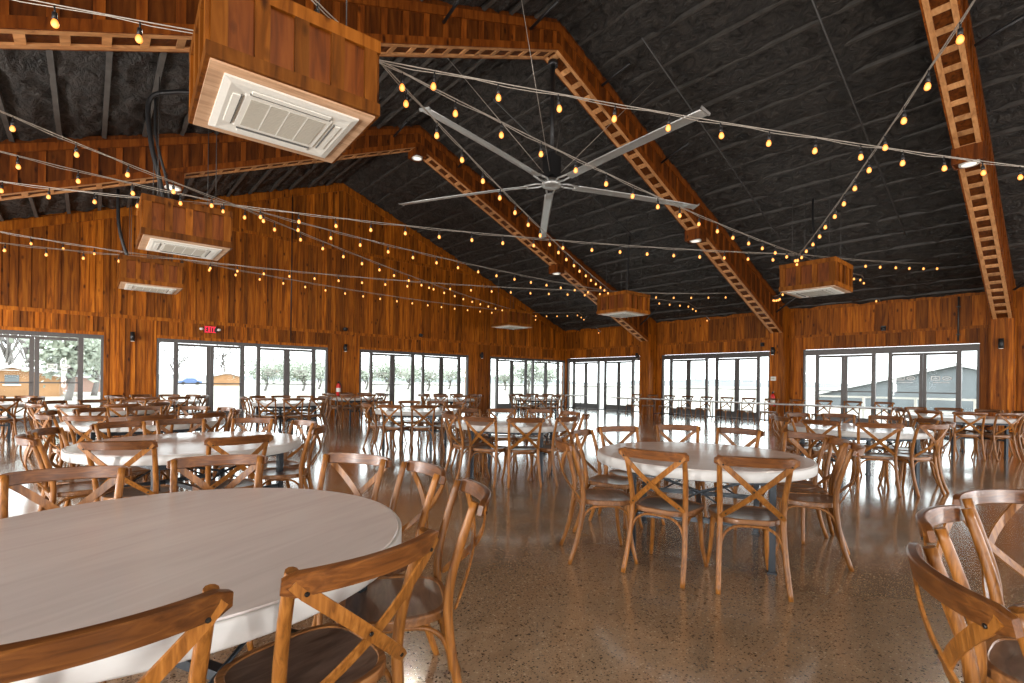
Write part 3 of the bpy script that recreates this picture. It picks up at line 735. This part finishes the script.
def chair_parts():
    P = [('seat', seat_mb(), M_CS, None), ('seat_panel', panel_mb(), M_CP, 0)]
    for s in (-1,1): P.append(('leg', fleg(s), M_CV, None))
    for s in (-1,1): P.append(('leg', rleg(s), M_CV, None))
    for s in (-1,1): P.append(('hoop_brace', hoop('side', s), M_CV, None))
    P.append(('hoop_brace', hoop('front',0), M_CV, None)); P.append(('hoop_brace', hoop('back',0), M_CV, None))
    P.append(('top_rail', rail_mb(), M_CH, None))
    for s in (-1,1):
        sb, path = strap_mb(s); P.append(('strap', sb, M_CV, None)); k0 = len(P)-1
        for i in ((0, 7, 14) if s < 0 else (0, 14)): P.append(('bolt', bolt_mb(path, i), M_BOLT, k0))
    return P
CP = chair_parts()
CPM = [(n, mb.mesh(n, ma), par) for n, mb, ma, par in CP]
allm = MB(); mats = [M_CS, M_CP, M_CV, M_CH, M_BOLT]
for n, mb, ma, par in CP:
    q = MB(); q.add(mb); q.mi = [mats.index(ma)]*len(q.f); allm.add(q)
CHAIR_LOW = allm.mesh('wooden_chair', mats)
CHAIRS = []
def chair(x, y, facing, detailed):
    """x, y: seat centre; facing: angle of the direction the sitter looks"""
    rz = facing - PI/2
    if detailed:
        root = empty('wooden_chair', (x,y,0), rz); os_ = []
        for n, me, par in CPM:
            o_ = bpy.data.objects.new(n, me); COL.objects.link(o_); o_.parent = root if par is None else os_[par]; os_.append(o_)
    else:
        root = bpy.data.objects.new('wooden_chair', CHAIR_LOW); COL.objects.link(root); root.location = (x,y,0); root.rotation_euler = (0,0,rz)
    return root
def visible(x, y):
    px, py, D = proj((x, y, .6))
    if px is None or D < .35: return False
    m_ = 492*.4/D
    return -m_ < px < 1024+m_ and D < 30

# ------------------------------------------------------------------ round tables
TR_ = .82
def table_parts():
    P = []
    t = MB(); n = 72
    t.lathe([(TR_-.012,ZT-.006),(TR_-.016,ZT-.001),(.001,ZT)], n, sm=False); P.append(('tabletop', t, M_TOP))
    e = MB(); e.lathe([(TR_-.03,ZT-.075),(TR_-.003,ZT-.073),(TR_,ZT-.066),(TR_,ZT-.01),(TR_-.004,ZT-.005),(TR_-.012,ZT-.006)], n); P.append(('edge_band', e, M_TEDGE))
    q = .47
    for sx, sy in ((-1,-1),(1,-1),(1,1),(-1,1)):
        l = MB(); l.box((sx*q-.021,sy*q-.021,.012),(sx*q+.021,sy*q+.021,ZT-.075)); l.box((sx*q-.03,sy*q-.03,0),(sx*q+.03,sy*q+.03,.012)); P.append(('leg', l, M_STEEL))
    for s in (-1,1):
        r_ = MB(); r_.box((-q,s*q-.018,ZT-.135),(q,s*q+.018,ZT-.085)); r_.box((-q,s*q-.015,.3),(q,s*q+.015,.335)); P.append(('cross_rail', r_, M_STEEL))
    r_ = MB(); r_.box((-.02,-q,.3),(.02,q,.335)); 
    for s in (-1,1): r_.box((s*q-.018,-q,ZT-.13),(s*q+.018,q,ZT-.085))
    P.append(('cross_rail', r_, M_STEEL))
    for s in (-1,1):
        b_ = MB(); b_.tube([(-.28,s*.47,ZT-.13),(0,s*.47,.52),(.28,s*.47,ZT-.13)], .011, 6); b_.tube([(-.3,s*.47,.33),(0,s*.47,.52),(.3,s*.47,.33)], .008, 6); P.append(('folding_brace', b_, M_STEEL))
    return [(n_, mb.mesh(n_, ma)) for n_, mb, ma in P]
TP = table_parts()
def round_table(x, y, rz, label, k=1.0):
    root = empty('round_table', (x,y,0), rz); root.scale = (k,k,1); tag(root, label, 'table', 'round banquet tables')
    for n, me in TP:
        o_ = bpy.data.objects.new(n, me); COL.objects.link(o_); o_.parent = root
    return root
ORD = ['first','second','third','fourth','fifth','sixth','seventh','eighth']
def label_chairs(items, cx, cy, phrase, group):
    dC = (Vector((cx,cy,0))).dot(fw)
    near = [i for i in items if Vector((i[1],i[2],0)).dot(fw) < dC]; far = [i for i in items if i not in near]
    for side, L in (('near', near), ('far', far)):
        L.sort(key=lambda i: proj((i[1],i[2],.8))[0])
        for k, (o_, x, y) in enumerate(L):
            w = 'only one' if len(L) == 1 else ('leftmost' if k == 0 else 'rightmost' if k == len(L)-1 else ORD[k]+' from left')
            tag(o_, 'cross-back chair, %s on %s side of %s' % (w, side, phrase), 'chair', group)
def ring_chairs(cx, cy, angs, phrase, r=1.0, jit=.03, detailed=True, explicit=()):
    items = []
    rnd = random.Random(int(cx*91+cy*57))
    L = [(cx+(r+rnd.uniform(-jit,jit))*math.cos(math.radians(a)), cy+(r+rnd.uniform(-jit,jit))*math.sin(math.radians(a)), math.radians(a)+PI+rnd.uniform(-.07,.07)) for a in angs] + list(explicit)
    for (rx, ry, fa) in L:                       # rx, ry: middle of the top rail
        x, y = rx+.322*math.cos(fa), ry+.322*math.sin(fa)
        if not visible(x, y): continue
        items.append((chair(x, y, fa, detailed), x, y))
    label_chairs(items, cx, cy, phrase, 'cross-back wooden chairs')
ev = lambda ph, n=10: [ph+360/n*k for k in range(n)]
def T(cx, cy, rz, phrase, label, angs, detailed=True, explicit=(), r=1.0, k=1.0):
    round_table(cx, cy, rz, label, k); ring_chairs(cx, cy, angs, phrase, detailed=detailed, explicit=explicit, r=r)
rad = math.radians
def facing(px, py, cx, cy): return math.atan2(cy-py, cx-px)
# front left table, chairs measured one by one
c1 = (.215, 2.13)
E1 = [(-.005,1.15,rad(90)), (.57,1.19,rad(102)), (1.21,1.62,rad(154)), (1.33,2.2,rad(173)), (1.2,2.75,rad(207)), (.56,3.16,rad(253)), (-.07,3.13,rad(262)), (-.7,2.85,rad(310))]
T(*c1, .45, 'the front left table', 'largest looking round white table at the bottom left corner', [], True, E1)
c2 = (3.78, 2.04)
E2 = [(x,y,rad(a)) for x, y, a in ((2.72,2.58,322), (3.4,3.0,291), (4.05,3.08,247), (4.74,2.82,220), (4.93,2.23,180), (5.0,1.62,172), (4.65,1.28,124), (4.28,1.08,108), (3.06,1.28,36), (2.8,1.85,11))]
T(*c2, rad(-61), 'the centre right table', 'round white table in the middle right foreground with chairs all round', [], True, E2)
T(.72, 5.18, .3, 'the second left table', 'round white table directly behind the front left table', [-122,-81,-31,8,50,89,119,159,-170], r=1.06, k=1.07)
T(.6, 8.08, .1, 'the third left table', 'round white table third back along the left side', ev(-92), r=1.06, k=1.07)
T(.25, 11.2, .2, 'the fourth left table', 'round white table fourth back along the left side', ev(-80), False)
T(4.58, 5.27, .65, 'the middle table', 'round white table in the middle of the hall beyond the centre right table', ev(-13))
T(4.92, 8.62, .7, 'the table behind the middle table', 'round white table next behind the middle table', ev(-4))
T(3.72, 12.85, .3, 'the far table below the exit sign', 'far round white table right of the exit sign window', ev(10), False)
T(8.03, 2.05, .8, 'the right side table', 'round white table behind and right of the centre right table', ev(-8))
T(12.95, 1.6, .8, 'the far right table', 'round white table nearest the right hand column', ev(-20), False)
T(1.3, 14.6, .1, 'the far left table', 'far round white table under the second window group', ev(0), False)
T(6.6, 15.4, .1, 'the table by the gable extinguisher', 'far round white table in front of the gable wall extinguisher', ev(15), False)
T(9.0, 13.6, .1, 'the table by the third windows', 'far round white table in front of the third window group', ev(5), False)
T(12.2, 12.8, .1, 'the table by the corner windows', 'far round white table in front of the corner windows', ev(20), False)
T(-2.2, 8.6, .1, 'the table at the left edge', 'round white table cut off by the left edge', ev(0), False)
T(-1.7, 14.3, .1, 'the table by the left windows', 'round white table in front of the leftmost window group', ev(12), False)
# table out of frame at the lower right: its three visible chairs
cr = (2.32, -.95)
items = []
for (rx, ry, fa) in ((1.57,.22,rad(-62)), (2.24,.33,rad(-92)), (2.87,.26,rad(-114))):
    x, y = rx+.322*math.cos(fa), ry+.322*math.sin(fa); items.append((chair(x,y,fa,True), x, y))
for (o_, x, y), lb in zip(items, ('nearest cross-back chair at the bottom right corner', 'middle one of three cross-back chairs at the bottom right', 'farthest of three cross-back chairs at the lower right edge')):
    tag(o_, lb, 'chair', 'cross-back wooden chairs')
round_table(cr[0], cr[1], .4, 'round white table at the lower right, just outside the frame')

# ------------------------------------------------------------------ long tables along the right wall
def long_table(x, y, label, L=2.42, w=.76):
    root = empty('long_table', (x,y,0)); tag(root, label, 'table', 'long tables along the right wall')
    b = MB(); b.box((-w/2,-L/2,ZT-.036),(w/2,L/2,ZT), t=.5); b.build('tabletop', M_TEDGE, root)
    b = MB(); b.box((-w/2-.003,-L/2-.003,ZT-.036),(-w/2,L/2+.003,ZT-.016)); b.box((w/2,-L/2-.003,ZT-.036),(w/2+.003,L/2+.003,ZT-.016)); b.build('edge_band', M_CH, root)
    for s in (-1,1):
        l = MB(); yy = s*(L/2-.3)
        l.tube([(-w/2+.08,yy,ZT-.04),(-w/2+.08,yy,.0)], .014, 6); l.tube([(w/2-.08,yy,ZT-.04),(w/2-.08,yy,0)], .014, 6); l.tube([(-w/2+.08,yy,.2),(w/2-.08,yy,.2)], .012, 6); l.build('leg', M_STEEL, root)
    return root
LT = [(4.42,'nearest the camera'), (6.67,'second nearest'), (8.92,'third nearest'), (11.17,'farthest away')]
for y, w in LT:
    long_table(16.15, y, 'long narrow white table along the right wall, %s of four' % w, 2.22)
    items = []
    for k in range(3):
        yy = y-.75+.75*k; x = 16.15+.55
        items.append((chair(x, yy, PI, False), x, yy))
    items.sort(key=lambda i: proj((i[1],i[2],.8))[0])
    for k, (o_, x, yy) in enumerate(items):
        tag(o_, 'cross-back chair behind the %s right wall long table, %s of three' % ({'nearest the camera':'nearest','farthest away':'farthest'}.get(w, w), ('leftmost','middle','rightmost')[k]), 'chair', 'chairs behind the long tables')
long_table(16.7, 15.3, 'short white table standing alone before the corner doors', 1.3)

# ------------------------------------------------------------------ outdoors
M_GRASS = plain('pale_winter_grass', (.36,.34,.30), .9, noise_amt=.15, nscale=.4)
M_DECK = plain('concrete_patio', (.42,.41,.4), .8, nscale=2)
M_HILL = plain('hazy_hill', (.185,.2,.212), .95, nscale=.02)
M_LEAF = plain('grey_green_leaves', (.31,.335,.27), .8, noise_amt=.25, nscale=2)
M_BARK = plain('bark', (.2,.18,.17), .9)
M_TAN = plain('tan_siding', (.35,.185,.085), .8, nscale=1)
M_GREY = plain('grey_metal_siding', (.135,.15,.16), .6, nscale=1)
M_SHED = plain('brick_red_siding', (.32,.2,.16), .8)
M_ROOFW = plain('pale_roof', (.62,.62,.62), .6)
b = MB(); b.box((-400,-400,-.5),(600,600,-.16), t=.5); tag(b.build('ground', M_GRASS), 'pale winter grass field outside the windows', 'ground', kind='structure')
b = MB(); b.box((RX+.4,BY-3,-.16),(RX+3.2,GY+3.2,-.03)); b.box((LX-3,GY+.3,-.16),(RX+.4,GY+3.2,-.03)); tag(b.build('patio', M_DECK), 'pale concrete patio round the hall', 'patio', kind='structure')
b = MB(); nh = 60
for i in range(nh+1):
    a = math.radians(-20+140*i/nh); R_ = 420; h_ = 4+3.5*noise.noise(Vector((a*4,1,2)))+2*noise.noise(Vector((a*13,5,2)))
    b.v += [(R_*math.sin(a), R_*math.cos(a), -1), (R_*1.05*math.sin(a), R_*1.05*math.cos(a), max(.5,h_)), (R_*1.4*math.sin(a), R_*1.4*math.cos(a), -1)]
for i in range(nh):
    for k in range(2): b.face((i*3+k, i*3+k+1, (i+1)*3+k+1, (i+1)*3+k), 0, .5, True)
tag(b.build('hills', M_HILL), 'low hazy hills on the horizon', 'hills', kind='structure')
# white rail on the terrace
b = empty('terrace_railing', (RX+3.1,3,0)); tag(b, 'white terrace railing outside the right hand windows', 'railing')
q = MB(); q.box((-.03,-7,.86),(.03,4,.93)); q.box((-.03,-7,.4),(.03,4,.45)); q.build('rail', M_WHITE, b)
for k in range(8):
    q = MB(); y = -6.8+1.53*k; q.box((-.04,y-.04,-.03),(.04,y+.04,.93)); q.build('post', M_WHITE, b)
def house(name, px, y_or_x, ax, wpx, label, mwall, mroof, eave, ridge, depth, cat='building', win=True):
    c = on(px, 380, ax, y_or_x); root = empty(name, (c.x, c.y, -.16), 0 if ax == 1 else -PI/2); tag(root, label, cat)
    w = wpx
    b = MB(); b.prism([(-w/2,0),(w/2,0),(w/2,eave),(0,ridge),(-w/2,eave)], 1, 0, depth, t=.5); b.build('walls', mwall, root)
    r_ = MB()
    for s in (-1,1): r_.prism([(0,ridge+.02),(s*(w/2+.4),eave-.4*(ridge-eave)/(w/2)+.02),(s*(w/2+.4),eave-.4*(ridge-eave)/(w/2)+.2),(0,ridge+.2)], 1, -.4, depth+.4, t=.5)
    r_.build('roof', mroof, root)
    if win:
        v = MB(); v.box((-.35,-.05,.85),(.35,0,1.5), t=.5); v.box((-.45,-.06,.78),(.45,-.02,.86), 1, .5); v.build('window', [M_GREY, M_WHITE], root)
house('tan_house', 12, 48, 1, 4.8, 'tan gabled house seen through the leftmost window', M_TAN, M_ROOFW, 1.4, 2.0, 8)
house('low_shed', 66, 62, 1, 9, 'low brick red shed with pale roof outside the left windows', M_SHED, M_ROOFW, .9, 1.5, 5, win=False)
house('tan_barn', 227, 110, 1, 4.6, 'small tan barn seen through the second window group', M_TAN, M_ROOFW, 1.8, 2.4, 7, win=False)
house('grey_barn', 957, 40, 0, 15, 'grey metal barn outside the right hand windows', M_GREY, M_ROOFW, .8, 2.75, 14, win=False)
# car far away
cp = on(190, 381, 1, 125); cr_ = empty('parked_car', (cp.x, cp.y, -.16)); tag(cr_, 'small blue car parked beyond the second window group', 'car')
b = MB(); b.prism([(-2.1,.3),(2.1,.3),(2.15,.75),(1.3,.85),(.7,1.35),(-.9,1.35),(-1.5,.85),(-2.1,.8)], 1, -.85, .85, t=.5); b.build('car_body', plain('blue_car_paint', (.1,.16,.32), .3), cr_)
for sx in (-1.3,1.3):
    for sy in (-.8,.8):
        b = MB(); b.tube([(sx,sy-.1,.32),(sx,sy+.1,.32)], .32, 16); b.build('wheel', M_BLACK, cr_)
# trees
def tree(px, y, h_, w, label, bare=False, seed=1, ax=1):
    if not bare: h_ *= .8; w *= .8
    c = on(px, 380, ax, y); rnd = random.Random(seed); root = empty('tree', (c.x, c.y, -.2)); tag(root, label, 'tree', 'trees beyond the windows')
    t = MB(); t.tube(smooth_path([(0,0,0),(.05*w,0,h_*.3),(0,.03*w,h_*.62)], 4), [.09*h_**.5*(1-.55*i/8) for i in range(9)], 8)
    tips = []
    for k in range(16 if bare else 9):
        a = rnd.uniform(0,2*PI); z0 = h_*rnd.uniform(.2,.58); e = Vector((w*.5*math.cos(a)*rnd.uniform(.5,1), w*.5*math.sin(a)*rnd.uniform(.5,1), h_*rnd.uniform(.6,1))); s0 = Vector((0,0,z0)); md = s0.lerp(e,.5)+Vector((0,0,.06*h_))
        t.tube(smooth_path([s0,md,e],4), [.035*h_**.5*(1-.8*i/8) for i in range(9)], 5); tips.append(e); tips.append(md)
        if bare:
            for q in range(4):
                f_ = e+Vector((rnd.uniform(-.14,.14)*w, rnd.uniform(-.14,.14)*w, rnd.uniform(-.02,.16)*h_)); t.tube([md.lerp(e,rnd.uniform(.3,.9)), f_], [.02*h_**.5,.005], 4)
    t.build('trunk', M_BARK, root)
    if not bare:
        lf = MB()
        for k in range(1500):
            base = rnd.choice(tips) if rnd.random() < .5 else Vector((0,0,h_*.62)); p = base + Vector((rnd.gauss(0,.19)*w, rnd.gauss(0,.19)*w, rnd.gauss(0,.13)*h_))
            if p.z < h_*.12: p.z = h_*.3
            s_ = rnd.uniform(.025,.06)*h_; u = Vector((rnd.uniform(-1,1),rnd.uniform(-1,1),rnd.uniform(-1,1))).normalized(); v = u.orthogonal().normalized()
            lf.poly([p+u*s_, p+v*s_*.6, p-u*s_, p-v*s_*.6])
        lf.build('foliage', M_LEAF, root)
tree(68, 40, 5.4, 5.0, 'leafy tree between the tan house and the shed', seed=2)
tree(94, 50, 6.4, 5, 'leafy tree behind the right edge of the leftmost windows', seed=3)
tree(6, 62, 8, 7, 'bare winter tree left of the tan house', True, 4)
tree(27, 74, 8.5, 7, 'bare winter tree right of the tan house', True, 5)
tree(222, 125, 11, 9, 'bare winter tree above the small tan barn', True, 6)
tree(175, 90, 7, 7, 'bare winter tree at the left of the second windows', True, 7)
for i, (px, y, hh, ww) in enumerate(((265,66,4.6,7),(287,78,5.6,8),(303,64,4.4,6),(319,76,5.6,8))):
    tree(px, y, hh, ww, 'green tree, %s of four through the second window group' % ('leftmost','second from left','third from left','rightmost')[i], seed=10+i)
for i, (px, y, hh, ww) in enumerate(((366,72,4.6,7),(387,60,5.2,7),(408,74,5.4,8),(428,62,4.6,7),(449,74,5.2,8))):
    tree(px, y, hh, ww, 'green tree, %s of five through the third window group' % ('leftmost','second from left','middle one','second from right','rightmost')[i], seed=20+i)
for i, (px, y, hh, ww) in enumerate(((505,64,4.2,6),(528,46,5.6,6),(546,52,5.0,6))):
    tree(px, y, hh, ww, 'olive tree, %s of three through the corner window group' % ('leftmost','middle one','rightmost')[i], seed=30+i)

# ------------------------------------------------------------------ light
w = bpy.data.worlds.new('overcast'); SC.world = w; w.use_nodes = True; nt = w.node_tree; bg = nt.nodes['Background']
bg.inputs['Color'].default_value = (.93,.97,1,1); bg.inputs['Strength'].default_value = 4.6
def lamp(name, kind, loc, energy, col=(1,.88,.72), size=.15, rot=(0,0,0), **kw):
    d = bpy.data.lights.new(name, kind); d.energy = energy; d.color = col
    if kind in ('POINT','SPOT'): d.shadow_soft_size = size
    for k, v in kw.items(): setattr(d, k, v)
    o_ = bpy.data.objects.new(name, d); COL.objects.link(o_); o_.location = loc; o_.rotation_euler = rot; return o_
for p in LB[:2] + LB[3:] + [(1.3,7.05,zsoff(1.3)-.16), (1.3,1.42,zsoff(1.3)-.16), (12.7,-4.2,zsoff(12.7)-.16), (1.3,-4.2,zsoff(1.3)-.16), (7,-4.2,zsoff(7)-.16)]:  # cased downlights, plus extra spots without fixtures added to brighten the hall
    lamp('downlight_and_fill_spot', 'SPOT', (p[0],p[1],p[2]-.06), 140, size=.12, spot_size=math.radians(165), spot_blend=.6)
# unseen area lights added outside the openings behind and left, standing in for daylight
for x in (-1.2, 4.7, 10.2, 15.9):
    lamp('back_opening_fill', 'AREA', (x, BY-.6, 1.4), 220, (1,.97,.93), rot=(math.radians(90),0,0), shape='RECTANGLE', size=5.0) .data.size_y = 2.3
for y in (-2.8, 2.9, 8.8, 14.6):
    lamp('left_opening_fill', 'AREA', (LX-.6, y, 1.4), 470, (1,.97,.93), rot=(math.radians(90),0,math.radians(-90)), shape='RECTANGLE', size=4.8).data.size_y = 2.3

# ------------------------------------------------------------------ render settings
SC.view_settings.view_transform = 'Standard'; SC.view_settings.look = 'None'; SC.view_settings.gamma = 1; SC.view_settings.exposure = 0.2; SC.view_settings.use_curve_mapping = False
SC.cycles.use_denoising = True; SC.cycles.max_bounces = 8; SC.cycles.transparent_max_bounces = 16; SC.cycles.diffuse_bounces = 4; SC.cycles.glossy_bounces = 4
SC.cycles.caustics_reflective = False; SC.cycles.caustics_refractive = False; SC.cycles.sample_clamp_indirect = 6
